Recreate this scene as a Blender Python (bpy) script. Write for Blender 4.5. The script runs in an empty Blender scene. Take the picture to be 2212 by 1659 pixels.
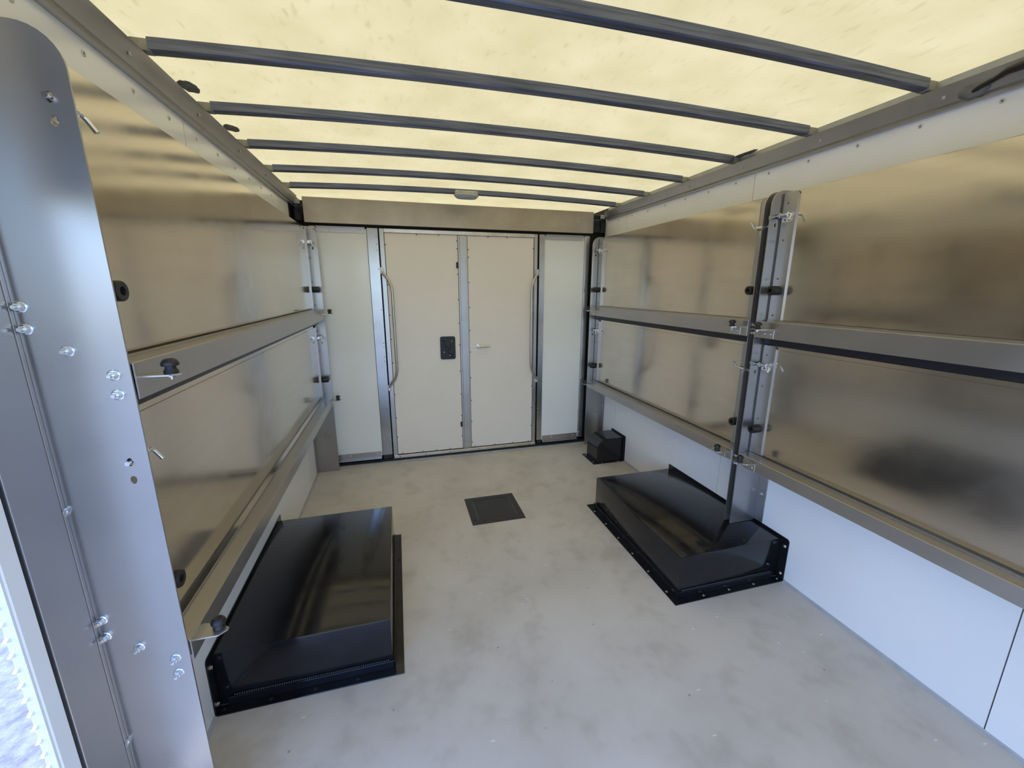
import bpy, bmesh, math, random
from mathutils import Vector, Matrix
random.seed(7)
scene = bpy.context.scene
COL = scene.collection
PI = math.pi

# ------------------------------------------------------------------ camera
cam_d = bpy.data.cameras.new('camera')
cam_d.sensor_width = 36.0
cam_d.lens = 890.33 / 2212 * 36.0
cam_d.clip_start = 0.02
cam = bpy.data.objects.new('camera', cam_d)
COL.objects.link(cam)
Rr = Vector((0.9640869, -0.26558319, 0.0014231))
Rd = Vector((-0.05824133, -0.21664223, -0.97451223))
Rf = Vector((0.25912237, 0.93943159, -0.22432985))
M = Matrix((Rr, -Rd, -Rf)).transposed().to_4x4()
M.translation = (0, 0, 1.35)
cam.matrix_world = M
scene.camera = cam

# ------------------------------------------------------------------ world, sun, exposure
scene.view_settings.view_transform = 'Standard'
scene.view_settings.look = 'None'
scene.view_settings.gamma = 1.0
scene.view_settings.use_curve_mapping = False
scene.view_settings.exposure = EXPO = 0.43
SUN_EL, SUN_AZ = math.radians(58), math.radians(-62)   # azimuth from +Y towards +X (negative: left side, ahead)
world = bpy.data.worlds.new('sky'); scene.world = world
world.use_nodes = True
wn = world.node_tree
sky = wn.nodes.new('ShaderNodeTexSky')
sky.sky_type = 'NISHITA'
sky.sun_disc = False
sky.sun_elevation = SUN_EL
sky.sun_rotation = SUN_AZ
bg = wn.nodes['Background']
bg.inputs['Strength'].default_value = 0.52
tint = wn.nodes.new('ShaderNodeMix'); tint.data_type = 'RGBA'; tint.blend_type = 'MULTIPLY'
tint.inputs[0].default_value = 1.0; tint.inputs[7].default_value = (0.82, 0.95, 1.26, 1)   # camera white balance: shade reads blue
wn.links.new(sky.outputs['Color'], tint.inputs[6]); wn.links.new(tint.outputs[2], bg.inputs['Color'])
sun_d = bpy.data.lights.new('sun', 'SUN')
sun_d.energy = 2.4
sun_d.angle = math.radians(0.6)
sun_d.color = (1.0, 0.95, 0.88)
sun = bpy.data.objects.new('sun', sun_d); COL.objects.link(sun)
sdir = Vector((math.cos(SUN_EL) * math.sin(SUN_AZ), math.cos(SUN_EL) * math.cos(SUN_AZ), math.sin(SUN_EL)))
sun.rotation_euler = sdir.to_track_quat('Z', 'Y').to_euler()
sun.location = (-4, 3, 8)

# ------------------------------------------------------------------ key dimensions (metres)
XL, XR, YF, CX = -0.642, 1.694, 3.237, 0.526
YREAR = -0.25

# ------------------------------------------------------------------ materials
def new_mat(name):
    m = bpy.data.materials.new(name); m.use_nodes = True
    nt = m.node_tree
    return m, nt, nt.nodes['Principled BSDF']
def noise_ramp(nt, scale, c0, c1, p0=0.35, p1=0.65, detail=4, stretch=None, rough=0.55):
    tc = nt.nodes.new('ShaderNodeTexCoord'); mp = nt.nodes.new('ShaderNodeMapping')
    if stretch: mp.inputs['Scale'].default_value = stretch
    nt.links.new(tc.outputs['Object'], mp.inputs['Vector'])
    n = nt.nodes.new('ShaderNodeTexNoise'); n.inputs['Scale'].default_value = scale
    n.inputs['Detail'].default_value = detail; n.inputs['Roughness'].default_value = rough
    nt.links.new(mp.outputs['Vector'], n.inputs['Vector'])
    r = nt.nodes.new('ShaderNodeValToRGB')
    r.color_ramp.elements[0].position = p0; r.color_ramp.elements[1].position = p1
    r.color_ramp.elements[0].color = (*c0, 1); r.color_ramp.elements[1].color = (*c1, 1)
    nt.links.new(n.outputs['Fac'], r.inputs['Fac'])
    return n, r
def mix_col(nt, a, b, fac, mode='MIX'):
    mx = nt.nodes.new('ShaderNodeMix'); mx.data_type = 'RGBA'; mx.blend_type = mode
    nt.links.new(a, mx.inputs[6]); nt.links.new(b, mx.inputs[7])
    if isinstance(fac, (int, float)): mx.inputs[0].default_value = fac
    else: nt.links.new(fac, mx.inputs[0])
    return mx.outputs[2]
def add_bump(nt, bsdf, height, strength, dist):
    b = nt.nodes.new('ShaderNodeBump'); b.inputs['Strength'].default_value = strength
    b.inputs['Distance'].default_value = dist
    nt.links.new(height, b.inputs['Height']); nt.links.new(b.outputs['Normal'], bsdf.inputs['Normal'])
def simple(name, col, rough=0.5, metal=0.0, var=0.06, scale=9.0, spec=None, coat=0.0, stretch=None, rvar=0.0):
    m, nt, b = new_mat(name)
    c0 = tuple(max(0, c * (1 - var)) for c in col); c1 = tuple(min(1, c * (1 + var)) for c in col)
    n, r = noise_ramp(nt, scale, c0, c1, stretch=stretch)
    nt.links.new(r.outputs['Color'], b.inputs['Base Color'])
    b.inputs['Roughness'].default_value = rough; b.inputs['Metallic'].default_value = metal
    if spec is not None: b.inputs['Specular IOR Level'].default_value = spec
    if coat: b.inputs['Coat Weight'].default_value = coat; b.inputs['Coat Roughness'].default_value = 0.08
    if rvar:
        mr = nt.nodes.new('ShaderNodeMapRange'); mr.inputs['To Min'].default_value = rough - rvar
        mr.inputs['To Max'].default_value = rough + rvar
        mr.inputs['From Min'].default_value = 0.3; mr.inputs['From Max'].default_value = 0.7
        nt.links.new(n.outputs['Fac'], mr.inputs['Value']); nt.links.new(mr.outputs['Result'], b.inputs['Roughness'])
    return m

MAT = {}
MAT['alu'] = simple('aluminium', (0.53, 0.52, 0.50), 0.34, 0.9, 0.05, 6, rvar=0.05)
MAT['alu_post'] = simple('aluminium_upright', (0.44, 0.425, 0.41), 0.30, 0.85, 0.04, 4, rvar=0.04)
MAT['alu_bright'] = simple('bright_aluminium', (0.74, 0.73, 0.72), 0.24, 1.0, 0.05, 10, rvar=0.06)
MAT['alu_strip'] = simple('mill_aluminium_strip', (0.47, 0.47, 0.47), 0.27, 0.95, 0.06, 8)
MAT['bow_end'] = simple('dull_bow_end_fitting', (0.27, 0.26, 0.22), 0.5, 0.3, 0.15, 30)
MAT['zinc'] = simple('zinc_plated_steel', (0.72, 0.73, 0.74), 0.22, 1.0, 0.05, 40)
MAT['white_wall'] = simple('glossy_white_wall_sheet', (0.86, 0.86, 0.85), 0.20, 0.0, 0.015, 3)
MAT['door_cream'] = simple('cream_door_sheet', (0.90, 0.82, 0.69), 0.40, 0.0, 0.015, 3)
MAT['panel_green'] = simple('pale_green_white_sheet', (0.90, 0.90, 0.82), 0.16, 0.0, 0.02, 2)
MAT['black_paint'] = simple('gloss_black_paint', (0.010, 0.010, 0.012), 0.13, 0.0, 0.2, 12, spec=0.5, rvar=0.06)
MAT['black_soft'] = simple('black_rubber', (0.012, 0.011, 0.011), 0.45, 0.0, 0.2, 30)
MAT['black_hole'] = simple('black_bulkhead', (0.008, 0.008, 0.009), 0.6, 0.0, 0.2, 8)
MAT['hatch'] = simple('black_hatch_paint', (0.018, 0.017, 0.018), 0.45, 0.0, 0.2, 14)
MAT['brown_rivet'] = simple('brown_rivet_steel', (0.30, 0.15, 0.07), 0.5, 0.6, 0.2, 40)
MAT['white_paint_screw'] = simple('white_screw', (0.62, 0.62, 0.58), 0.4, 0.2, 0.05, 40)
MAT['screw_dark'] = simple('dark_screw_recess', (0.10, 0.085, 0.07), 0.5, 0.3, 0.1, 40)
MAT['sealant'] = simple('grey_sealant', (0.17, 0.17, 0.16), 0.65, 0.0, 0.25, 30)
MAT['lens'] = simple('grey_lamp_lens', (0.42, 0.44, 0.46), 0.25, 0.0, 0.05, 30)
MAT['lamp_base'] = simple('pale_lamp_base', (0.45, 0.46, 0.34), 0.5, 0.0, 0.15, 30)
MAT['seal_gray'] = simple('grey_floor_seal', (0.42, 0.43, 0.42), 0.5, 0.0, 0.08, 14)
MAT['dark_grey'] = simple('dark_blue_grey', (0.025, 0.025, 0.032), 0.35, 0.3, 0.1, 6)
MAT['steel_bow'] = None

def mat_bow():
    m, nt, b = new_mat('dark_mill_steel')
    n, r = noise_ramp(nt, 5, (0.092, 0.105, 0.155), (0.185, 0.205, 0.285), 0.35, 0.7, stretch=(1.0, 30, 30), detail=6)
    nt.links.new(r.outputs['Color'], b.inputs['Base Color'])
    b.inputs['Metallic'].default_value = 0.85; b.inputs['Roughness'].default_value = 0.38
    return m
MAT['steel_bow'] = mat_bow()

def mat_sheet():
    """mill-finish aluminium shelf deck: brushed, smudged, faintly scratched"""
    m, nt, b = new_mat('mill_finish_aluminium_sheet')
    n, r = noise_ramp(nt, 2.6, (0.63, 0.57, 0.48), (0.72, 0.655, 0.565), 0.38, 0.62, detail=5)
    n2, r2 = noise_ramp(nt, 30, (0.93, 0.93, 0.93), (1.0, 1.0, 1.0), 0.3, 0.6, detail=3, stretch=(1, 0.08, 1))
    c = mix_col(nt, r.outputs['Color'], r2.outputs['Color'], 0.7, 'MULTIPLY')
    nt.links.new(c, b.inputs['Base Color'])
    b.inputs['Metallic'].default_value = 0.95
    mr = nt.nodes.new('ShaderNodeMapRange'); mr.inputs['From Min'].default_value = 0.35; mr.inputs['From Max'].default_value = 0.65
    mr.inputs['To Min'].default_value = 0.10; mr.inputs['To Max'].default_value = 0.19
    nt.links.new(n.outputs['Fac'], mr.inputs['Value']); nt.links.new(mr.outputs['Result'], b.inputs['Roughness'])
    return m
MAT['sheet'] = mat_sheet()

def mat_header():
    m, nt, b = new_mat('brushed_header_aluminium')
    n, r = noise_ramp(nt, 5, (0.46, 0.40, 0.31), (0.55, 0.485, 0.39), 0.35, 0.65, detail=5)
    nt.links.new(r.outputs['Color'], b.inputs['Base Color'])
    b.inputs['Metallic'].default_value = 0.85; b.inputs['Roughness'].default_value = 0.38
    return m
MAT['header'] = mat_header()

def mat_floor():
    m, nt, b = new_mat('grey_painted_floor')
    n, r = noise_ramp(nt, 2.2, (0.55, 0.505, 0.43), (0.64, 0.595, 0.52), 0.36, 0.62, detail=6, rough=0.6)
    n2, r2 = noise_ramp(nt, 9, (0.74, 0.73, 0.70), (1, 1, 1), 0.30, 0.48, detail=3)
    c = mix_col(nt, r.outputs['Color'], r2.outputs['Color'], 0.45, 'MULTIPLY')
    # tiny dark specks and pale scuffs
    tc = nt.nodes.new('ShaderNodeTexCoord')
    v = nt.nodes.new('ShaderNodeTexVoronoi'); v.inputs['Scale'].default_value = 9; v.inputs['Randomness'].default_value = 1
    nt.links.new(tc.outputs['Object'], v.inputs['Vector'])
    rs = nt.nodes.new('ShaderNodeValToRGB'); rs.color_ramp.elements[0].position = 0.028; rs.color_ramp.elements[1].position = 0.045
    rs.color_ramp.elements[0].color = (0.45, 0.42, 0.38, 1); rs.color_ramp.elements[1].color = (1, 1, 1, 1)
    nt.links.new(v.outputs['Distance'], rs.inputs['Fac'])
    c = mix_col(nt, c, rs.outputs['Color'], 0.8, 'MULTIPLY')
    mp = nt.nodes.new('ShaderNodeMapping'); mp.inputs['Scale'].default_value = (1, 3.5, 1); mp.inputs['Rotation'].default_value = (0, 0, 0.5)
    nt.links.new(tc.outputs['Object'], mp.inputs['Vector'])
    v2 = nt.nodes.new('ShaderNodeTexVoronoi'); v2.inputs['Scale'].default_value = 6
    nt.links.new(mp.outputs['Vector'], v2.inputs['Vector'])
    r3 = nt.nodes.new('ShaderNodeValToRGB'); r3.color_ramp.elements[0].position = 0.03; r3.color_ramp.elements[1].position = 0.06
    r3.color_ramp.elements[0].color = (0.62, 0.61, 0.58, 1); r3.color_ramp.elements[1].color = (0, 0, 0, 1)
    nt.links.new(v2.outputs['Distance'], r3.inputs['Fac'])
    c = mix_col(nt, c, r3.outputs['Color'], 0.35, 'ADD')
    nt.links.new(c, b.inputs['Base Color'])
    b.inputs['Roughness'].default_value = 0.45
    add_bump(nt, b, n2.outputs['Fac'], 0.12, 0.004)
    return m
MAT['floor'] = mat_floor()

def mat_roof():
    """translucent yellowed fibreglass roof sheet"""
    m = bpy.data.materials.new('translucent_fibreglass_roof'); m.use_nodes = True
    nt = m.node_tree; nt.nodes.clear()
    out = nt.nodes.new('ShaderNodeOutputMaterial')
    n, r = noise_ramp(nt, 4.0, (0.45, 0.32, 0.117), (0.52, 0.378, 0.152), 0.32, 0.66, detail=5)
    n2, r2 = noise_ramp(nt, 42, (0.84, 0.82, 0.76), (1, 1, 1), 0.30, 0.42, detail=3, stretch=(1.4, 0.45, 1))
    c = mix_col(nt, r.outputs['Color'], r2.outputs['Color'], 0.8, 'MULTIPLY')
    tr = nt.nodes.new('ShaderNodeBsdfTranslucent'); df = nt.nodes.new('ShaderNodeBsdfDiffuse')
    nt.links.new(c, tr.inputs['Color'])
    df.inputs['Color'].default_value = (0.70, 0.64, 0.48, 1)
    mx = nt.nodes.new('ShaderNodeMixShader'); mx.inputs[0].default_value = 0.30
    nt.links.new(tr.outputs[0], mx.inputs[1]); nt.links.new(df.outputs[0], mx.inputs[2])
    nt.links.new(mx.outputs[0], out.inputs['Surface'])
    return m
MAT['roof'] = mat_roof()

def mat_ground():
    m, nt, b = new_mat('pale_gravel_ground')
    n, r = noise_ramp(nt, 14, (0.20, 0.20, 0.20), (0.36, 0.36, 0.35), 0.35, 0.6, detail=8, rough=0.7)
    nt.links.new(r.outputs['Color'], b.inputs['Base Color']); b.inputs['Roughness'].default_value = 0.9
    add_bump(nt, b, n.outputs['Fac'], 0.6, 0.03)
    return m
MAT['ground'] = mat_ground()

# ------------------------------------------------------------------ mesh helpers
class MB:
    def __init__(self): self.bm = bmesh.new()
    def box(self, x0, x1, y0, y1, z0, z1, bev=0.0, seg=1):
        b = self.bm
        x0, x1 = min(x0, x1), max(x0, x1); y0, y1 = min(y0, y1), max(y0, y1)
        vs = [b.verts.new((x, y, z)) for z in (z0, z1) for y in (y0, y1) for x in (x0, x1)]
        fs = [b.faces.new([vs[i] for i in f]) for f in ((0, 2, 3, 1), (4, 5, 7, 6), (0, 1, 5, 4), (2, 6, 7, 3), (0, 4, 6, 2), (1, 3, 7, 5))]
        if bev:
            es = list({e for f in fs for e in f.edges})
            bmesh.ops.bevel(b, geom=es, offset=bev, segments=seg, affect='EDGES', profile=0.5)
        return self
    def prism(self, pts, axis, a0, a1, holes=()):
        """2D polygon (with optional holes) extruded along axis. coords are the two other axes in xyz order"""
        b = self.bm
        def P(p, a):
            if axis == 'x': return (a, p[0], p[1])
            if axis == 'y': return (p[0], a, p[1])
            return (p[0], p[1], a)
        if not holes:
            lo = [b.verts.new(P(p, a0)) for p in pts]; hi = [b.verts.new(P(p, a1)) for p in pts]
            b.faces.new(lo); b.faces.new(hi[::-1])
            n = len(pts)
            for i in range(n): b.faces.new((lo[i], hi[i], hi[(i + 1) % n], lo[(i + 1) % n]))
        else:
            loops = [pts] + list(holes)
            caps = []
            for a in (a0, a1):
                es = []; ls = []
                for lp in loops:
                    vs = [b.verts.new(P(p, a)) for p in lp]; ls.append(vs)
                    for i in range(len(vs)): es.append(b.edges.new((vs[i], vs[(i + 1) % len(vs)])))
                bmesh.ops.triangle_fill(b, use_beauty=True, edges=es)
                caps.append(ls)
            for l0, l1 in zip(*caps):
                n = len(l0)
                for i in range(n): b.faces.new((l0[i], l1[i], l1[(i + 1) % n], l0[(i + 1) % n]))
        return self
    def tube(self, path, r, n=10, cap=True):
        b = self.bm; pts = [Vector(p) for p in path]; rings = []
        up = None
        for i, p in enumerate(pts):
            t = (pts[min(i + 1, len(pts) - 1)] - pts[max(i - 1, 0)]).normalized()
            if up is None:
                up = Vector((0, 0, 1)) if abs(t.z) < 0.9 else Vector((1, 0, 0))
            s = t.cross(up).normalized(); up = s.cross(t).normalized()
            rr = r[i] if isinstance(r, (list, tuple)) else r
            rings.append([b.verts.new(p + (s * math.cos(2 * PI * k / n) + up * math.sin(2 * PI * k / n)) * rr) for k in range(n)])
        for a, c in zip(rings, rings[1:]):
            for k in range(n): b.faces.new((a[k], a[(k + 1) % n], c[(k + 1) % n], c[k]))
        if cap: b.faces.new(rings[0][::-1]); b.faces.new(rings[-1])
        return self
    def lathe(self, prof, n=16, axis='z', org=(0, 0, 0)):
        """prof: list of (radius, height)"""
        b = self.bm; rings = []; o = Vector(org)
        for r, h in prof:
            ring = []
            for k in range(n):
                a = 2 * PI * k / n; u, v = r * math.cos(a), r * math.sin(a)
                p = {'z': (u, v, h), 'x': (h, u, v), 'y': (u, h, v), '-y': (u, -h, v), '-x': (-h, u, v)}[axis]
                ring.append(b.verts.new(o + Vector(p)))
            rings.append(ring)
        for a, c in zip(rings, rings[1:]):
            for k in range(n): b.faces.new((a[k], a[(k + 1) % n], c[(k + 1) % n], c[k]))
        b.faces.new(rings[0][::-1]); b.faces.new(rings[-1])
        return self
    def mesh(self, name, origin, smooth=None):
        b = self.bm
        bmesh.ops.recalc_face_normals(b, faces=b.faces)
        bmesh.ops.translate(b, verts=b.verts, vec=-Vector(origin))
        if smooth is not None:
            for f in b.faces: f.smooth = True
            lim = math.radians(smooth)
            for e in b.edges:
                if len(e.link_faces) == 2 and e.calc_face_angle(0) > lim: e.smooth = False
        me = bpy.data.meshes.new(name); b.to_mesh(me); b.free()
        return me

def root(name, loc, label, cat, group=None, kind=None):
    o = bpy.data.objects.new(name, None); COL.objects.link(o)
    o.empty_display_size = 0.05; o.location = loc
    if label: o['label'] = label
    if cat: o['category'] = cat
    if group: o['group'] = group
    if kind: o['kind'] = kind
    return o
def wloc(o):
    v = Vector(o.location)
    while o.parent: o = o.parent; v = v + Vector(o.location)
    return v
def part(name, mb, mat, parent, smooth=None, label=None):
    """mesh part given in world coordinates, stored relative to its parent"""
    vs = [v.co for v in mb.bm.verts]
    c = Vector([(min(v[i] for v in vs) + max(v[i] for v in vs)) / 2 for i in range(3)])
    me = mb.mesh(name, c, smooth); me.materials.append(MAT[mat])
    o = bpy.data.objects.new(name, me); COL.objects.link(o)
    o.parent = parent; o.location = c - wloc(parent)
    if label: o['label'] = label
    return o
def thing(name, mb, mat, label=None, cat=None, group=None, kind=None, smooth=None):
    vs = [v.co for v in mb.bm.verts]
    c = Vector([(min(v[i] for v in vs) + max(v[i] for v in vs)) / 2 for i in range(3)])
    c.z = min(v.z for v in vs)
    me = mb.mesh(name, c, smooth); me.materials.append(MAT[mat])
    o = bpy.data.objects.new(name, me); COL.objects.link(o); o.location = c
    if label: o['label'] = label
    if cat: o['category'] = cat
    if group: o['group'] = group
    if kind: o['kind'] = kind
    return o
CACHE = {}
AX = {'-y': (PI / 2, 0, 0), '+y': (-PI / 2, 0, 0), '+z': (0, 0, 0), '-z': (PI, 0, 0), '-x': (0, -PI / 2, 0), '+x': (0, PI / 2, 0)}
def piece(name, key, builder, mat, parent, loc, face='+z', smooth=40):
    """small repeated piece; mesh data shared. builder makes it pointing to +z from z=0"""
    if key not in CACHE:
        mb = MB(); builder(mb); me = mb.mesh(key, (0, 0, 0), smooth); me.materials.append(MAT[mat]); CACHE[key] = me
    o = bpy.data.objects.new(name, CACHE[key]); COL.objects.link(o)
    o.parent = parent; o.location = Vector(loc) - wloc(parent); o.rotation_euler = AX[face]
    return o
# fastener builders
def b_rivet(r, h): return lambda m: m.lathe([(r, 0), (r, h * 0.3), (r * 0.75, h * 0.8), (r * 0.3, h)], 10)
def b_washer_screw(r): return lambda m: m.lathe([(r, 0), (r, 0.0012), (r * 0.85, 0.002), (r * 0.42, 0.002), (r * 0.36, 0.0008), (r * 0.1, 0.0006)], 14)
def b_bolt(m):
    m.lathe([(0.0105, 0), (0.0105, 0.0016), (0.0088, 0.0026)], 16)
    m.lathe([(0.0072, 0.0026), (0.0078, 0.0036), (0.0078, 0.0082), (0.0066, 0.0095)], 6)
    m.lathe([(0.0042, 0.0095), (0.0042, 0.0150), (0.0034, 0.0165)], 10)
def b_hexhead(m):
    m.lathe([(0.0085, 0), (0.0085, 0.0015), (0.0070, 0.0024)], 14)
    m.lathe([(0.0058, 0.0024), (0.0060, 0.003), (0.0060, 0.0065), (0.0050, 0.0075)], 6)

# side mapping: u = distance from the side wall into the room
def SX(side, u): return XR - u if side == 'R' else XL + u
def INW(side): return '-x' if side == 'R' else '+x'

# ------------------------------------------------------------------ setting: ground, floor, walls, ceiling
def big_plane():
    m = MB(); m.box(-14, 14, -14, 14, -0.92, -0.86); return m
thing('ground', big_plane(), 'ground', kind='structure')

fl = thing('floor', MB().box(XL - 0.04, XR + 0.04, YREAR, YF + 0.12, -0.06, 0.0), 'floor', kind='structure')
# cove strips where floor meets the side walls
for side, segs, nm in (('R', [(YREAR, 1.292), (2.19, 2.740), (2.968, 3.115)], 'baseboard_right'), ('L', [(0.93, 1.270), (2.166, 3.110)], 'baseboard_left')):
    bb = root(nm, (SX(side, 0), 1.5, 0), None, None, kind='structure')
    pts = [(SX(side, 0.0), 0.0), (SX(side, 0.011), 0.0), (SX(side, 0.009), 0.003), (SX(side, 0.004), 0.006), (SX(side, 0.0), 0.012)]
    for y0, y1 in segs: part('strip', MB().prism(pts, 'y', y0, y1), 'seal_gray', bb)

def side_wall(side, name, seams, screws, zs):
    y0, y1 = seams[0], seams[-1]
    a, b = SX(side, -0.004), SX(side, -0.016)
    w = thing(name, MB().box(a, b, y0, 3.80, -0.06, 1.989), 'black_hole', kind='structure')
    for p, q in zip(seams, seams[1:]):
        part('wall_panel', MB().box(SX(side, 0), SX(side, -0.004), p + 0.0016, q - 0.0016, 0.0, 1.91), 'white_wall', w)
    for y in screws:
        s = piece('screw', 'wall_screw', b_washer_screw(0.0068), 'white_paint_screw', w, (SX(side, 0), y, zs), INW(side))
        piece('screw_recess', 'wall_screw_recess', lambda m: m.lathe([(0.0026, 0.0008), (0.0026, 0.0016), (0.0012, 0.0017)], 8), 'screw_dark', w, (SX(side, 0), y, zs), INW(side))
    return w
side_wall('R', 'wall_right', [YREAR, 0.585, 1.762, 2.925, 3.262], [0.904 + 0.195 * i for i in range(-3, 12)], 1.873)
WL = side_wall('L', 'wall_left', [0.776, 1.745, 2.893, 3.155], [1.094 + 0.1855 * i for i in range(-1, 12)], 1.862)
# lower screws beside the posts
# front bulkhead
thing('wall_front', MB().box(XL - 0.04, XR + 0.04, YF + 0.05, YF + 0.09, -0.06, 1.938), 'black_hole', kind='structure')
# unseen deck and end cap behind the header, added to stop light leaks
thing('roof_light_stop', MB().box(XL - 0.04, XR + 0.04, YF + 0.0905, 3.80, 1.90, 1.938).box(XL - 0.04, XR + 0.04, 3.8005, 3.83, 1.90, 2.03), 'seal_gray', kind='structure')

# unseen lintels over the openings, added to darken the near upright and cut skylight
thing('side_shade_lintel', MB().box(XL - 0.03, XL, YREAR, 0.770, 1.52, 1.885), 'dark_grey', kind='structure')
thing('rear_shade_lintel', MB().box(XL - 0.035, XR + 0.035, YREAR - 0.04, YREAR - 0.002, 1.86, 1.99), 'dark_grey', kind='structure')

# unseen rear panel on the right, added to shade the near floor
thing('rear_shade_panel', MB().box(0.80, XR + 0.035, YREAR - 0.04, YREAR - 0.002, -0.06, 1.859), 'white_wall', kind='structure')

# ceiling: arched translucent sheet
def arch(x): 
    t = (x - CX) / 1.168
    return 0.024 * (1 - t * t)
def roof():
    m = MB(); b = m.bm; nx = 24
    lo = []
    for i in range(nx + 1):
        x = XL - 0.03 + (XR - XL + 0.06) * i / nx
        z = 1.9895 + arch(x)
        lo.append((b.verts.new((x, YREAR, z)), b.verts.new((x, 3.83, z))))
    for p, q in zip(lo, lo[1:]): b.faces.new((p[0], q[0], q[1], p[1]))
    return m
thing('ceiling', roof(), 'roof', kind='structure', smooth=60)

# roof side rails (extruded aluminium cant rails)
for side, nm, y0, y1, slots in (('R', 'trim_1', YREAR, 3.215, [1.03 + 0.392 * i for i in range(6)]), ('L', 'trim_2', YREAR, 3.24, [1.41 + 0.392 * i for i in range(5)])):
    m = MB()
    prof = [(0.0, 1.893), (0.016, 1.8935), (0.0175, 1.898), (0.012, 1.9), (0.0125, 1.902), (0.0205, 1.9075), (0.025, 1.916), (0.0325, 1.934), (0.0395, 1.952), (0.041, 1.9565), (0.039, 1.957), (0.0, 1.9585)]
    m.prism([(SX(side, u), z) for u, z in prof], 'y', y0, y1)
    t = thing(nm, m, 'alu', kind='structure', smooth=25)
    # outer cap rail the roof sheet is bonded to
    part('cap_rail', MB().box(SX(side, 0.004), SX(side, -0.02), y0, y1, 1.9586, 1.9895), 'seal_gray', t)
    # small welded tabs / slots below each bow
    for y in slots:
        m2 = MB(); m2.box(SX(side, 0.030), SX(side, 0.0345), y - 0.004, y + 0.004, 1.921, 1.931, 0.001)
        part('slot', m2, 'seal_gray', t)

# roof bows: arched square steel tubes
BOWS = [1.063, 1.459, 1.853, 2.240, 2.632, 3.010]
ordn = ['nearest', 'second nearest', 'third', 'fourth', 'fifth', 'farthest']
for i, y in enumerate(BOWS):
    r = root('roof_bow', (CX, y, 1.957), '%s dark steel roof bow%s spanning the translucent roof' % (ordn[i], ' from the front doors' if False else ', counted from the camera,'), 'roof beam', 'roof bows')
    m = MB(); b = m.bm; n = 32; rings = []
    d, h = 0.0315, 0.0315
    for k in range(n + 1):
        x = SX('L', 0.052) + (SX('R', 0.052) - SX('L', 0.052)) * k / n
        z = 1.9575 + arch(x)
        c = 0.004
        sec = [(y + c, z), (y + d - c, z), (y + d, z + c), (y + d, z + h), (y, z + h), (y, z + c)]
        rings.append([b.verts.new((x, p[0], p[1])) for p in sec])
    for p, q in zip(rings, rings[1:]):
        for j in range(6): b.faces.new((p[j], p[(j + 1) % 6], q[(j + 1) % 6], q[j]))
    b.faces.new(rings[0]); b.faces.new(rings[-1][::-1])
    part('tube', m, 'steel_bow', r, smooth=30)
    for s in ('L', 'R'):
        m = MB(); m.box(SX(s, 0.012), SX(s, 0.058), y + 0.001, y + 0.0305, 1.9590, 1.9875, 0.002)
        part('end_fitting', m, 'bow_end', r)

# sealant patches on top of the left rail and along the right roof edge
def blob(cx, cy, rx, ry, z, seed, h=0.002):
    rd = random.Random(seed); n = 20; m = MB()
    pts = []
    for k in range(n):
        a = 2 * PI * k / n; f = 1 + rd.uniform(-0.12, 0.12)
        pts.append((cx + rx * f * math.cos(a), cy + ry * f * math.sin(a)))
    m.prism(pts, 'z', z, z + h); return m
for cx, cy, rx, ry, sd, lab in ((SX('L', 0.035), 1.742, 0.026, 0.045, 3, 'dark oval sealant patch on the left roof rail before the third bow'),
                            (SX('L', 0.035), 2.105, 0.026, 0.040, 5, 'ragged sealant patch on the left roof rail before the fourth bow'),
                            (SX('R', 0.028), 1.83, 0.020, 0.10, 8, 'long smear of grey sealant above the right roof rail')):
    thing('sealant_patch', blob(cx, cy, rx, ry, 1.9862, sd), 'sealant', lab, 'sealant', 'sealant patches')

# ------------------------------------------------------------------ front wall: header, doors, frames, side panels
h = root('header_panel', (0.498, 3.215, 1.787), 'wide brushed aluminium header panel above the double doors', 'header panel')
part('sheet', MB().box(-0.566, 1.562, 3.210, 3.222, 1.787, 1.950, 0.002), 'header', h)
part('top_lip', MB().box(-0.566, 1.562, 3.2222, 3.245, 1.943, 1.950), 'header', h)
for x in (-0.476, 0.498, 1.437):
    piece('screw', 'hdr_screw', b_rivet(0.0062, 0.004), 'white_paint_screw', h, (x, 3.210, 1.868), '-y')

ft = 3.237   # face plane of the doors
# door frame
tr = root('trim_3', (0.51, ft, 0.02), None, None, kind='structure')
part('frame_post', MB().box(-0.090, -0.058, ft - 0.012, ft + 0.03, 0.024, 1.768, 0.002), 'alu', tr)
part('frame_post', MB().box(1.0705, 1.0985, ft - 0.012, ft + 0.03, 0.034, 1.768, 0.002), 'alu', tr)
part('frame_head', MB().box(-0.058, 1.0705, ft - 0.012, ft + 0.03, 1.7415, 1.768, 0.002), 'alu_bright', tr)
part('threshold', MB().box(-0.084, 1.10, ft - 0.016, ft + 0.03, 0.026, 0.050, 0.002), 'alu_bright', tr)
for x in (-0.04, 0.16, 0.36, 0.60, 0.82, 1.04):
    piece('screw', 'thr_screw', b_rivet(0.004, 0.002), 'screw_dark', tr, (x, ft - 0.016, 0.038), '-y')
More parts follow.
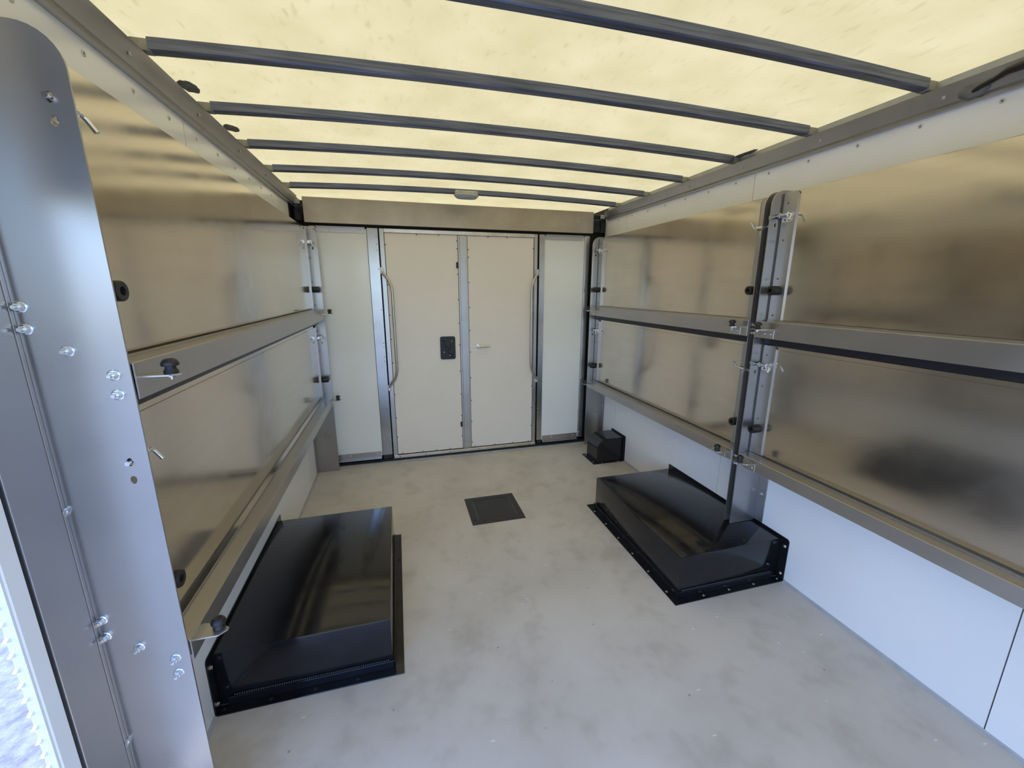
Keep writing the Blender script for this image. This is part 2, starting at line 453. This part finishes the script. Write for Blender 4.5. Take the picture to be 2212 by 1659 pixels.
# doors
def door(name, x0, x1):
    d = root(name, ((x0 + x1) / 2, ft, 0.055), None, None, kind='structure')
    part('panel', MB().box(x0, x1, ft - 0.004, ft + 0.02, 0.0555, 1.7405, 0.0015), 'door_cream', d)
    return d
d1 = door('door_1', -0.0555, 0.4665)
d2 = door('door_2', 0.5425, 1.068)
for z in [1.70, 1.645, 1.46, 1.27, 1.09, 0.92, 0.71, 0.52, 0.34, 0.16]:
    piece('screw', 'door_screw', b_rivet(0.0042, 0.003), 'screw_dark', d1, (0.462, ft - 0.004, z), '-y')
    piece('screw', 'door_screw', b_rivet(0.0042, 0.003), 'screw_dark', d2, (0.5475, ft - 0.004, z - 0.06), '-y')
for z in [1.66, 1.38, 1.16, 0.98, 0.80, 0.55, 0.36, 0.2]:
    piece('screw', 'door_screw', b_rivet(0.0042, 0.003), 'screw_dark', d1, (-0.051, ft - 0.004, z), '-y')
    piece('screw', 'door_screw', b_rivet(0.0042, 0.003), 'screw_dark', d2, (1.063, ft - 0.004, z), '-y')
for x in (-0.02, 0.14, 0.25, 0.36):
    piece('screw', 'door_screw', b_rivet(0.0042, 0.003), 'screw_dark', d1, (x, ft - 0.004, 0.062), '-y')
for x in (0.57, 0.74, 0.90, 1.04):
    piece('screw', 'door_screw', b_rivet(0.0042, 0.003), 'screw_dark', d2, (x, ft - 0.004, 0.062), '-y')
for x in (0.17, 0.33, 0.70, 0.85):
    piece('screw', 'door_screw', b_rivet(0.0042, 0.003), 'screw_dark', d1 if x < .5 else d2, (x, ft - 0.004, 1.735), '-y')
for z in (1.525, 0.265):
    m = MB(); m.box(0.4525, 0.4665, ft - 0.012, ft - 0.004, z - 0.022, z + 0.022, 0.003, 2)
    part('latch_block', m, 'black_soft', d1)
# centre post between the two doors
cp = root('trim_4', (0.504, ft, 0.05), None, None, kind='structure')
part('post', MB().box(0.4685, 0.5405, ft - 0.008, ft + 0.02, 0.052, 1.7405, 0.002), 'alu', cp)
part('cover_strip', MB().box(0.480, 0.5345, ft - 0.015, ft - 0.008, 0.054, 1.7395, 0.003, 2), 'alu', cp)
# black latch cover plate on left door
def rrect(x0, x1, z0, z1, r, n=5):
    pts = []
    for cx, cz, a0 in ((x1 - r, z0 + r, -PI / 2), (x1 - r, z1 - r, 0), (x0 + r, z1 - r, PI / 2), (x0 + r, z0 + r, PI)):
        for k in range(n + 1):
            a = a0 + PI / 2 * k / n; pts.append((cx + r * math.cos(a), cz + r * math.sin(a)))
    return pts
lp = part('latch_cover', MB().prism(rrect(0.311, 0.428, 0.811, 0.990, 0.014), 'y', ft - 0.013, ft - 0.004), 'black_soft', d1, label='black rounded latch cover plate')
# raised scroll ribs moulded in the cover
for path in ([(0.330, 0.965), (0.345, 0.945), (0.348, 0.925), (0.360, 0.905), (0.380, 0.890)], [(0.385, 0.935), (0.392, 0.915), (0.384, 0.895), (0.366, 0.882), (0.372, 0.860), (0.398, 0.846), (0.410, 0.822)]):
    m = MB(); m.tube([(x, ft - 0.0135, z) for x, z in path], 0.0028, 8); part('scroll_rib', m, 'black_paint', lp, smooth=40)
for x, z in ((0.402, 0.953), (0.338, 0.868), (0.384, 0.842)):
    piece('screw', 'cov_screw', b_rivet(0.0038, 0.002), 'zinc', lp, (x, ft - 0.013, z), '-y')
# chrome lever handle on the right door
hd = part('lever_handle', MB().tube([(0.612, ft - 0.034, 0.9055), (0.640, ft - 0.035, 0.9055), (0.675, ft - 0.035, 0.905), (0.704, ft - 0.034, 0.904)], [0.012, 0.0115, 0.0095, 0.0085], 12), 'zinc', d2, smooth=40, label='chrome lever handle')
m = MB(); m.lathe([(0.011, 0), (0.011, 0.026)], 14, '-y', (0.615, ft - 0.004, 0.9055)); part('spindle', m, 'zinc', hd, smooth=40)
m = MB(); m.lathe([(0.019, 0), (0.019, 0.004), (0.016, 0.006)], 18, '-y', (0.615, ft - 0.004, 0.9055)); part('rosette', m, 'zinc', hd, smooth=40)

# aluminium door posts (wide bright strips) either side of the doors
for nm, x0, x1, lab in (('door_post', -0.172, -0.098, 'wide bare aluminium post left of the double doors'), ('door_post', 1.1125, 1.157, 'narrow bare aluminium post right of the double doors')):
    p = root(nm, ((x0 + x1) / 2, ft, 0.06), lab, 'post', 'posts beside the doors')
    m = MB(); m.box(x0, x1, ft - 0.010, ft + 0.03, 0.062, 1.768, 0.0015)
    part('strip', m, 'alu_strip', p)
    xe = x1 - 0.012 if x0 < 0 else x0 + 0.008
    for z in (1.71, 1.66, 1.62, 1.49, 1.20, 0.955, 0.925, 0.85, 0.815, 0.35, 0.315, 0.22, 0.19):
        piece('rivet', 'post_rivet', b_rivet(0.0042, 0.0022), 'alu', p, (xe, ft - 0.010, z), '-y')
    part('foot_block', MB().box(x0 + 0.004, x1 - 0.002, ft - 0.008, ft + 0.03, 0.030, 0.0615), 'hatch', p)

# tall pale side panels
def side_panel(x0, x1, lab, post_side):
    p = root('side_panel', ((x0 + x1) / 2, ft, 0.036), lab, 'panel', 'tall panels beside the doors')
    part('sheet', MB().box(x0, x1, ft - 0.003, ft + 0.02, 0.060, 1.760), 'panel_green', p)
    a = part('top_angle', MB().box(x0 + 0.004, x1 - 0.010, ft - 0.006, ft - 0.003, 1.730, 1.768, 0.001), 'alu', p)
    part('lip', MB().box(x0 + 0.004, x1 - 0.010, ft - 0.030, ft - 0.006, 1.7655, 1.768), 'alu', a)
    a2 = part('bottom_angle', MB().box(x0 + 0.006, x1 - 0.006, ft - 0.006, ft - 0.003, 0.042, 0.096, 0.001), 'alu', p)
    part('lip', MB().box(x0 + 0.006, x1 - 0.006, ft - 0.030, ft - 0.006, 0.042, 0.0445), 'alu', a2)
    w = x1 - x0
    for f in (0.28, 0.88):
        piece('rivet', 'panel_rivet', b_rivet(0.006, 0.003), 'zinc', p, (x0 + w * f, ft - 0.006, 1.748), '-y')
        piece('rivet', 'panel_rivet', b_rivet(0.006, 0.003), 'zinc', p, (x0 + w * f, ft - 0.006, 0.078), '-y')
    if post_side == 'R':
        q0, q1 = x1 + 0.001, x1 + 0.048
    else:
        q0, q1 = x0 - 0.043, x0 - 0.001
    ps = part('edge_post', MB().box(q0, q1, ft - 0.008, ft + 0.03, 0.052, 1.770, 0.006, 3), 'alu', p)
    for z in (1.745, 1.31, 0.97, 0.595, 0.10):
        piece('screw', 'panel_rivet', b_rivet(0.006, 0.003), 'zinc', ps, ((q0 + q1) / 2 - 0.008, ft - 0.008, z), '-y')
        piece('screw', 'door_screw', b_rivet(0.0042, 0.003), 'screw_dark', ps, ((q0 + q1) / 2 + 0.012, ft - 0.008, z), '-y')
    return p
side_panel(-0.505, -0.1745, 'tall pale green-white panel left of the double doors', 'L')
side_panel(1.159, 1.4995, 'tall pale green-white panel right of the double doors', 'R')

# sill strip between floor and front wall
sl = thing('trim_5', MB().box(-0.52, 1.56, 3.196, 3.221, 0.0, 0.010, 0.002), 'seal_gray', kind='structure')
for i in range(7):
    piece('screw', 'sill_screw', b_washer_screw(0.0075), 'zinc', sl, (-0.206 + 0.2965 * i, 3.207, 0.010), '+z')
thing('trim_6', MB().box(-0.63, 1.67, 3.224, 3.286, 0.0, 0.026), 'black_soft', kind='structure')

# grab handles
def grab(side_x, sgn, lab):
    r = root('grab_handle', (side_x, ft - 0.02, 0.60), lab, 'grab handle', 'grab handles beside the doors')
    y = ft - 0.026
    path = [(side_x, y, 1.475), (side_x + sgn * 0.010, y - 0.006, 1.456), (side_x + sgn * 0.028, y - 0.022, 1.434), (side_x + sgn * 0.046, y - 0.034, 1.405), (side_x + sgn * 0.058, y - 0.042, 1.372), (side_x + sgn * 0.064, y - 0.046, 1.335)]
    low = [(x, yy, 1.054 * 2 - z if False else 2.088 - z) for x, yy, z in path[::-1]]
    full = path + [(path[-1][0], path[-1][1], 1.1), (path[-1][0], path[-1][1], 0.9)] + low
    part('bar', MB().tube(full, 0.0098, 12), 'alu', r, smooth=50)
    for z in (1.478, 0.610):
        m = MB(); m.box(side_x - 0.012, side_x + 0.012, ft - 0.034, ft - 0.012, z - 0.024, z + 0.024, 0.003, 2)
        e = part('end_bracket', m, 'alu', r)
        piece('screw', 'panel_rivet', b_rivet(0.006, 0.003), 'zinc', e, (side_x, ft - 0.034, z - 0.0 + (0.012 if z > 1 else -0.012)), '-y')
grab(-0.088, 1, 'bent aluminium grab handle at the left edge of the doors')
grab(1.096, -1, 'bent aluminium grab handle at the right edge of the doors')

# corner junk behind header ends: rail end fittings
for side, lab in (('L', 'dark corner fitting at the left end of the header'), ('R', 'dark corner fitting at the right end of the header')):
    r = root('corner_fitting', (SX(side, 0.05), 3.25, 1.78), lab, 'corner fitting')
    x0, x1 = SX(side, 0.005), SX(side, 0.066 if side == 'L' else 0.122)
    part('gusset', MB().box(x0, x1, 3.245, 3.285, 1.80, 1.90, 0.004), 'black_paint', r)
    part('clip', MB().box(SX(side, 0.022), SX(side, 0.058), 3.226, 3.245, 1.905, 1.935, 0.004), 'seal_gray', r)
    m = MB(); xx = SX(side, 0.05)
    m.tube([(xx, 3.240, 1.905), (xx, 3.236, 1.87), (xx + 0.006, 3.238, 1.83), (xx, 3.242, 1.80)], 0.005, 8); part('cable_stub', m, 'black_soft', r, smooth=40)

# ------------------------------------------------------------------ shelving
UF = 0.152    # front face of uprights / rails
US = 0.0985   # face of shelf end strips
UP = 0.093    # face of shelf deck
def oval(cu, cz, ru, rz, n=12): return [(cu + ru * math.cos(2 * PI * k / n), cz + rz * math.sin(2 * PI * k / n)) for k in range(n)]
def upright(side, y, zb, fl_dir, lab, fl_w=0.05, bolts=None):
    """sheet-metal upright: plate square to the wall with a wall flange"""
    r = root('rack_upright', (SX(side, 0.075), y, zb), lab, 'upright', 'rack uprights')
    R = 0.062; zt = 1.756
    out = [(0.0, zb), (UF, zb)]
    for k in range(9):
        a = PI / 2 * k / 8
        out.append((UF - R + R * math.cos(a), zt - R + R * math.sin(a)))
    out.append((0.0, zt))
    hl = [oval(0.121, z, 0.0055, 0.0085) for z in (1.6515, 1.6165, 1.0185, 0.981)]
    m = MB()
    m.prism([(SX(side, u), z) for u, z in out], 'y', y - 0.002, y + 0.002, [[(SX(side, u), z) for u, z in q] for q in hl])
    part('plate', m, 'alu_post', r)
    y0, y1 = (y - fl_w, y - 0.002) if fl_dir < 0 else (y + 0.002, y + fl_w)
    part('wall_flange', MB().box(SX(side, 0.0), SX(side, 0.004), y0, y1, zb, zt - 0.005, 0.0008), 'alu_post', r)
    for z in (1.70, 0.93, 0.36):
        if z > zb: piece('screw', 'flange_screw', b_washer_screw(0.008), 'zinc', r, (SX(side, 0.004), (y0 + y1) / 2, z), INW(side))
    for (u, z, f) in (bolts or []):
        piece('bolt', 'nut_bolt', b_bolt, 'zinc', r, (SX(side, u), y + (-0.002 if f == '-y' else 0.002), z), f, smooth=25)
    return r
BL = [(0.015, 1.3188), (0.015, 1.2804), (0.066, 1.2401), (0.126, 1.1925), (0.126, 1.155), (0.014, 0.6785), (0.014, 0.6385), (0.066, 0.5977), (0.126, 0.5529), (0.126, 0.5139)]
YLN, YLF = 0.926, 3.162
YRM0, YRM1, YRF, YRN = 1.498, 1.532, 3.168, -0.14
upright('L', YLN, 0.0, -1, 'large near rack upright with bolts at the left edge', 0.01, [(u, z, '-y') for u, z in BL])
upright('L', YLF, 0.0, -1, 'far rack upright on the left beside the pale panel')
upright('R', YRM0, 0.2095, -1, 'front one of the paired uprights standing on the right wheel box', 0.05, [(u, z, '+y') for u, z in BL[3:5] + BL[8:10]])
upright('R', YRM1, 0.2095, +1, 'rear one of the paired uprights standing on the right wheel box', 0.05, [(u, z, '-y') for u, z in BL[3:5] + BL[8:10]])
upright('R', YRF, 0.0, -1, 'far rack upright on the right beside the black gap')
upright('R', YRN, 0.0, +1, 'rack upright at the open rear end of the right wall')
# small extra screw on the near plate
def bracket(parent, side, yp, d, zt, vh, flip=False):
    """L bracket with rubber buffer on rail end. yp plate y, d = direction into the bay"""
    y = lambda o: yp + d * o
    f = UF + 0.004
    w = 0.070 if flip else 0.105
    br = part('stop_bracket', MB().prism([(SX(side, f), y(w)), (SX(side, f), y(0.022)), (SX(side, f + 0.045), y(0.022)), (SX(side, f + 0.060), y(0.036)), (SX(side, f + 0.060), y(w - 0.027)), (SX(side, f + 0.030), y(w - 0.007))], 'z', zt - 0.003, zt), 'alu', parent)
    if flip:   # this one is bolted to the upright: its leg lies against the plate
        part('vertical_leg', MB().box(SX(side, f - 0.05), SX(side, f - 0.006), y(0.022), y(0.025), zt - vh, zt - 0.003, 0.0008), 'alu', br)
    else:
        part('vertical_leg', MB().box(SX(side, f), SX(side, f + 0.003), y(0.042), y(0.105), zt - vh, zt - 0.003, 0.0008), 'alu', br)
    for o in (() if flip else (0.060, 0.090)):
        piece('rivet', 'br_rivet', b_rivet(0.0052, 0.004), 'zinc', br, (SX(side, f + 0.003), y(o), zt - vh * 0.55), INW(side))
    piece('buffer', 'rubber_buffer', lambda m: m.lathe([(0.0125, 0), (0.0130, 0.004), (0.0095, 0.010), (0.0092, 0.014), (0.0150, 0.0155), (0.0155, 0.020), (0.0125, 0.026), (0.0085, 0.029), (0.005, 0.027), (0.003, 0.026)], 18), 'black_soft', br, (SX(side, f + 0.040), y(0.044 if flip else 0.055), zt), '+z', smooth=35)
    piece('buffer_bolt', 'buffer_bolt', lambda m: m.lathe([(0.0065, 0), (0.0065, 0.005), (0.003, 0.005), (0.003, 0.010)], 6), 'zinc', br, (SX(side, f + 0.040), y(0.044 if flip else 0.055), zt - 0.003), '-z')
def rail(side, ya, yb, ztop, zbot, lab, ga, gb, channel):
    """front rail: L-section, two stop brackets"""
    r = root('shelf_rail', (SX(side, 0.13), (ya + yb) / 2, zbot), lab, 'rail', 'shelf rails')
    f = UF + 0.004
    part('front_face', MB().box(SX(side, f), SX(side, f - 0.003), ya, yb, zbot, ztop, 0.0008), 'alu_post', r)
    part('top_face', MB().box(SX(side, f - 0.003), SX(side, 0.107), ya, yb, ztop - 0.003, ztop, 0.0006), 'alu_post', r)
    part('back_lip', MB().box(SX(side, 0.1055), SX(side, 0.107), ya + .01, yb - .01, ztop - 0.003, ztop + 0.006), 'alu_post', r)
    vh = 0.039
    zb = ztop - 0.016 if not channel else ztop - 0.029
    bracket(r, side, ga, +1, zb, vh, side == 'L'); bracket(r, side, gb, -1, zb, vh)
    if channel:
        part('dark_bar', MB().box(SX(side, 0.107), SX(side, 0.066), ya + 0.006, yb - 0.006, zbot - 0.0325, zbot + 0.006, 0.004), 'dark_grey', r)  # dark bar filling the gap below the middle rail
    return r
def latch(parent, side, yp, d, z, up):
    """spring bolt: base plate, barrel and bent rod"""
    y = lambda o: yp + d * o
    u = 0.121
    b = part('latch_plate', MB().prism(rrect(min(y(0.014), y(0.062)), max(y(0.014), y(0.062)), z - 0.026, z + 0.006, 0.004, 3), 'x', SX(side, US), SX(side, US + 0.002)), 'zinc', parent)
    part('cheek', MB().box(SX(side, US), SX(side, u + 0.004), y(0.018), y(0.021), z - 0.010, z + 0.010, 0.0008), 'zinc', b)
    part('cheek', MB().box(SX(side, US), SX(side, u + 0.004), y(0.055), y(0.058), z - 0.010, z + 0.010, 0.0008), 'zinc', b)
    m = MB(); m.tube([(SX(side, u), y(0.020), z), (SX(side, u), y(0.056), z)], 0.0068, 12); part('barrel', m, 'zinc', b, smooth=40)
    s = 1 if up else -1
    m = MB(); m.tube([(SX(side, u), y(-0.012), z), (SX(side, u), y(0.068), z), (SX(side, u), y(0.073), z + s * 0.002), (SX(side, u + 0.003), y(0.076), z + s * 0.006), (SX(side, u + 0.014), y(0.078), z + s * 0.026)], 0.0044, 10); part('bent_rod', m, 'zinc', b, smooth=40)
    for o in (0.028, 0.049):
        piece('rivet', 'latch_rivet', b_rivet(0.0045, 0.003), 'brown_rivet', b, (SX(side, US + 0.002), y(o), z - 0.018), INW(side))
def shelf(side, ya, yb, z0, z1, lab, zb, zl, lower_pins=(True, False)):
    """folding shelf deck folded up against the wall; ends carry strip, latch, bumper"""
    r = root('folding_shelf', (SX(side, 0.085), (ya + yb) / 2, z0), lab, 'shelf', 'folded shelves')
    A, B = ya + 0.008, yb - 0.008
    part('deck', MB().box(SX(side, UP), SX(side, 0.0905), A, B, z0, z1 - 0.017, 0.0004), 'sheet', r)
    part('edge_hem', MB().box(SX(side, 0.0904), SX(side, 0.078), A, B, z0, z1, 0.0015), 'sheet', r)
    for yp, d, pin in ((ya, 1, lower_pins[0]), (yb, -1, lower_pins[1])):
        y = lambda o: yp + d * o
        st = part('end_strip', MB().prism([(y(0.009), z0 + 0.016), (y(0.074), z0 + 0.016), (y(0.074), z1 - 0.014), (y(0.066), z1 - 0.004), (y(0.013), z1 - 0.002), (y(0.009), z1 - 0.006)], 'x', SX(side, UP), SX(side, US)), 'alu_post', r)
        part('strip_lip', MB().box(SX(side, US), SX(side, US + 0.002), y(0.0724), y(0.074), z0 + 0.016, z1 - 0.015), 'alu_post', st)
        hgt = z1 - z0
        for fz in (0.055, 0.345, 0.64, 0.915):
            piece('rivet', 'strip_rivet', b_rivet(0.0042, 0.0035), 'brown_rivet', st, (SX(side, US), y(0.031), z0 + 0.01 + fz * (hgt - 0.01)), INW(side))
        piece('bumper', 'bumper', lambda m: m.lathe([(0.0185, 0), (0.0195, 0.003), (0.0195, 0.043), (0.0180, 0.0455), (0.0088, 0.0455), (0.0080, 0.030), (0.001, 0.029)], 22), 'black_soft', st, (SX(side, US), y(0.042), zb), INW(side), smooth=40)
        latch(st, side, yp, d, zl if pin else zl - 0.036, not pin)
    return r
ZU0, ZU1 = 1.200, 1.746
ZL0, ZL1 = 0.574, 1.107
for side, ya, yb, w in (('L', YLN, YLF, 'on the left wall'), ('R', YRM1, YRF, 'on the right wall beyond the paired uprights'), ('R', YRN, YRM0, 'on the right wall nearest the camera')):
    far = (side == 'R' and yb == YRF)
    pins = (True, True) if side == 'L' else ((False, True) if far else (True, True))
    shelf(side, ya, yb, ZU0, ZU1, 'upper aluminium shelf folded up %s' % w, 1.3455, 1.6515, pins)
    shelf(side, ya, yb, ZL0, ZL1, 'lower aluminium shelf folded up %s' % w, 0.7190, 1.0185, pins)
    rail(side, ya + 0.004, yb - 0.004, 1.213, 1.142, 'middle aluminium rail %s' % w, ya, yb, True)
    rail(side, ya + 0.004, yb - 0.004, 0.587, 0.534, 'lowest aluminium rail %s' % w, ya, yb, False)

# ------------------------------------------------------------------ wheel boxes
def wheel_box(side, yb0, yb1, lab):
    r = root('wheel_box', (SX(side, 0.28), (yb0 + yb1) / 2, 0.0), lab, 'wheel box', 'wheel boxes')
    ub = 0.556
    m = MB(); m.box(SX(side, 0.004), SX(side, ub), yb0, yb1, 0.003, 0.2075, 0.005, 2)
    part('cover', m, 'black_paint', r, smooth=40)
    yf0, yf1 = yb0 - 0.037, yb1 + 0.042
    uf = ub + 0.037
    part('floor_flange', MB().box(SX(side, 0.004), SX(side, uf), yf0, yb0, 0.0, 0.0035, 0.0008), 'black_paint', r)
    part('floor_flange', MB().box(SX(side, ub), SX(side, uf), yb0, yf1, 0.0, 0.0035, 0.0008), 'black_paint', r)
    part('floor_flange', MB().box(SX(side, 0.004), SX(side, ub), yb1, yf1, 0.0, 0.0035, 0.0008), 'black_paint', r)
    # upright legs of the base angles, standing just off the cover
    part('base_angle', MB().box(SX(side, 0.03), SX(side, ub + 0.006), yb0 - 0.007, yb0 - 0.0005, 0.0035, 0.034, 0.0015), 'black_paint', r)
    part('base_angle', MB().box(SX(side, ub + 0.0005), SX(side, ub + 0.007), yb0 - 0.007, yb1 + 0.004, 0.0035, 0.034, 0.0015), 'black_paint', r)
    # weld bead along the near angle
    m = MB(); n = 70
    for k in range(n):
        x = SX(side, 0.05 + (ub - 0.06) * k / n)
        m.lathe([(0.002, -0.0045), (0.0052, -0.001), (0.0052, 0.001), (0.002, 0.0045)], 7, 'x', (x, yb0 - 0.0025, 0.0385))
    o = part('weld_bead', m, 'black_paint', r, smooth=60)
    # wall flange with rounded top corners
    rr = 0.014; P = [(yf0, 0.003)]
    for k in range(5): a = PI - PI / 2 * k / 4; P.append((yf0 + rr + rr * math.cos(a), 0.217 - rr + rr * math.sin(a)))
    P += [(yf1, 0.217), (yf1, 0.003)]
    part('wall_flange', MB().prism(P, 'x', SX(side, 0.0), SX(side, 0.004)), 'black_paint', r)
    for z in (0.176, 0.032):
        piece('bolt', 'hex_bolt', b_hexhead, 'zinc', r, (SX(side, 0.004), yb0 - 0.019, z), INW(side), smooth=25)
    sm = 'zinc' if side == 'R' else 'hatch'
    key = 'wb_screw_' + side
    for k in range(6):
        piece('screw', key, b_washer_screw(0.0062), sm, r, (SX(side, ub + 0.023), yb0 + 0.046 + 0.1443 * k, 0.0035), '+z')
    for k in range(4):
        piece('screw', key, b_washer_screw(0.0062), sm, r, (SX(side, 0.018 + 0.1385 * k), yb0 - 0.018, 0.0035), '+z')
    return r
wheel_box('R', 1.331, 2.146, 'glossy black wheel box on the right under the paired uprights')
wheel_box('L', 1.309, 2.122, 'glossy black wheel box on the left in front of the lowest rail')

# small rounded corner cover
r = root('corner_cover', (SX('R', 0.12), 2.855, 0.0), 'small black rounded-top corner cover beside the far right upright', 'cover')
def cprof(g=0.0):
    u0 = 0.232 + g; H = 0.199 + g; R = 0.088 + g
    P = [(0.004, 0.003), (u0, 0.003), (u0, H - R)]
    for k in range(1, 9):
        a = PI / 2 * k / 8; P.append((u0 - R + R * math.cos(a), H - R + R * math.sin(a)))
    P.append((0.004, H)); return P
part('shell', MB().prism([(SX('R', u), z) for u, z in cprof()], 'y', 2.765, 2.945), 'black_paint', r, smooth=20)
part('floor_flange', MB().box(SX('R', 0.004), SX('R', 0.266), 2.747, 2.765, 0, 0.0035), 'black_paint', r)
part('floor_flange', MB().box(SX('R', 0.232), SX('R', 0.266), 2.765, 2.966, 0, 0.0035), 'black_paint', r)
part('wall_flange', MB().prism(rrect(2.742, 2.966, 0.003, 0.212, 0.01, 3), 'x', SX('R', 0.0), SX('R', 0.004)), 'black_paint', r)
part('front_rim', MB().box(SX('R', 0.004), SX('R', 0.014), 2.748, 2.765, 0.0035, 0.199), 'black_paint', r)
for u, y in ((0.05, 2.756), (0.19, 2.756), (0.25, 2.79), (0.25, 2.93)):
    piece('screw', 'wb_screw_R', b_washer_screw(0.0062), 'zinc', r, (SX('R', u), y, 0.0035), '+z')

# floor hatch
r = root('floor_hatch', (0.518, 2.307, 0.0), 'flat square black access hatch in the middle of the floor', 'hatch')
part('frame', MB().prism([(0.356, 2.148), (0.680, 2.148), (0.680, 2.466), (0.356, 2.466)], 'z', 0.0, 0.0035, [[(0.400, 2.196), (0.640, 2.196), (0.640, 2.425), (0.400, 2.425)]]), 'hatch', r)
part('lid', MB().box(0.4022, 0.6378, 2.1982, 2.4228, 0.0, 0.0032, 0.0008), 'hatch', r)
for x, y in ((0.43, 2.17), (0.60, 2.17), (0.378, 2.20), (0.66, 2.44)):
    piece('screw', 'hatch_screw', b_washer_screw(0.005), 'black_paint', r, (x, y, 0.0035), '+z')

# ------------------------------------------------------------------ roof lamp, cable
r = root('roof_lamp', (0.501, 2.995, 1.94), 'small oval grey interior lamp hanging under the farthest roof bow', 'lamp')
m = MB(); b = m.bm
def oring(rx, ry, z, n=28): return [b.verts.new((0.501 + rx * math.copysign(abs(math.cos(2 * PI * k / n)) ** 0.7, math.cos(2 * PI * k / n)), 2.992 + ry * math.copysign(abs(math.sin(2 * PI * k / n)) ** 0.7, math.sin(2 * PI * k / n)), z)) for k in range(n)]
rs = [oring(0.080, 0.036, 1.975), oring(0.084, 0.040, 1.970), oring(0.082, 0.038, 1.964), oring(0.066, 0.028, 1.950), oring(0.058, 0.022, 1.9475)]
for p, q in zip(rs, rs[1:]):
    for k in range(28): b.faces.new((p[k], p[(k + 1) % 28], q[(k + 1) % 28], q[k]))
b.faces.new(rs[0]); b.faces.new(rs[-1][::-1])
part('lens', m, 'lens', r, smooth=35)
part('base', MB().box(0.424, 0.578, 2.972, 3.008, 1.975, 1.997, 0.004), 'lamp_base', r)

r = root('cable', (SX('R', 0.035), 0.93, 1.90), 'black cable leaving a sealant blob on the right roof rail', 'cable')
m = MB(); m.tube([(SX('R', 0.026), 0.965, 1.916), (SX('R', 0.040), 0.94, 1.919), (SX('R', 0.046), 0.905, 1.925), (SX('R', 0.052), 0.88, 1.932), (SX('R', 0.050), 0.80, 1.935), (SX('R', 0.048), 0.6, 1.934), (SX('R', 0.048), 0.2, 1.933), (SX('R', 0.048), YREAR, 1.933)], [0.006, 0.0065, 0.007, 0.010, 0.014, 0.014, 0.014, 0.014], 10)
part('sheath', m, 'black_soft', r, smooth=50)
m = MB(); rd = random.Random(4)
prof = []
b = m.bm
nn = 16
top = [b.verts.new((SX('R', 0.030 + 0.35 * 0.018 * math.sin(2 * PI * k / nn)), 0.963 + (0.036 + rd.uniform(-.006, .006)) * math.cos(2 * PI * k / nn), 1.918 + (0.018 + rd.uniform(-.003, .003)) * math.sin(2 * PI * k / nn))) for k in range(nn)]
mid = [b.verts.new(v.co * 1.0 + Vector((-0.005, 0, 0)) + (Vector((SX('R', 0.03), 0.963, 1.918)) - v.co) * 0.35) for v in top]
bk = [b.verts.new(v.co + Vector((0.02, 0, 0))) for v in top]
for k in range(nn):
    j = (k + 1) % nn
    b.faces.new((top[k], top[j], mid[j], mid[k])); b.faces.new((bk[k], bk[j], top[j], top[k]))
b.faces.new(mid); b.faces.new(bk[::-1])
part('sealant_blob', m, 'sealant', r, smooth=50)

# ------------------------------------------------------------------ left door jamb at the open side
jb = root('trim_7', (XL, 0.83, 0.0), None, None, kind='structure')
part('jamb_cover', MB().box(SX('L', 0.0), SX('L', 0.006), 0.8165, 0.9105, 0.0, 1.885, 0.001), 'alu_post', jb)
part('seal_strip', MB().box(SX('L', -0.004), SX('L', 0.003), 0.811, 0.816, 0.0, 1.885), 'black_soft', jb)
part('jamb_face', MB().box(SX('L', -0.003), SX('L', 0.004), 0.776, 0.8105, 0.0, 1.885, 0.002), 'white_wall', jb)
part('jamb_end', MB().box(SX('L', -0.014), SX('L', 0.002), 0.7715, 0.7755, -0.06, 1.95), 'white_wall', jb)
for k in range(60):
    z = 0.05 + k * 0.0305
    piece('hinge_tooth', 'tooth', lambda m: m.prism([(-0.0045, -0.0), (0.0045, -0.0), (0.0, 0.008)], 'x', -0.003, 0.003), 'white_wall', jb, (SX('L', -0.011), 0.7715, z), '-y', smooth=None)
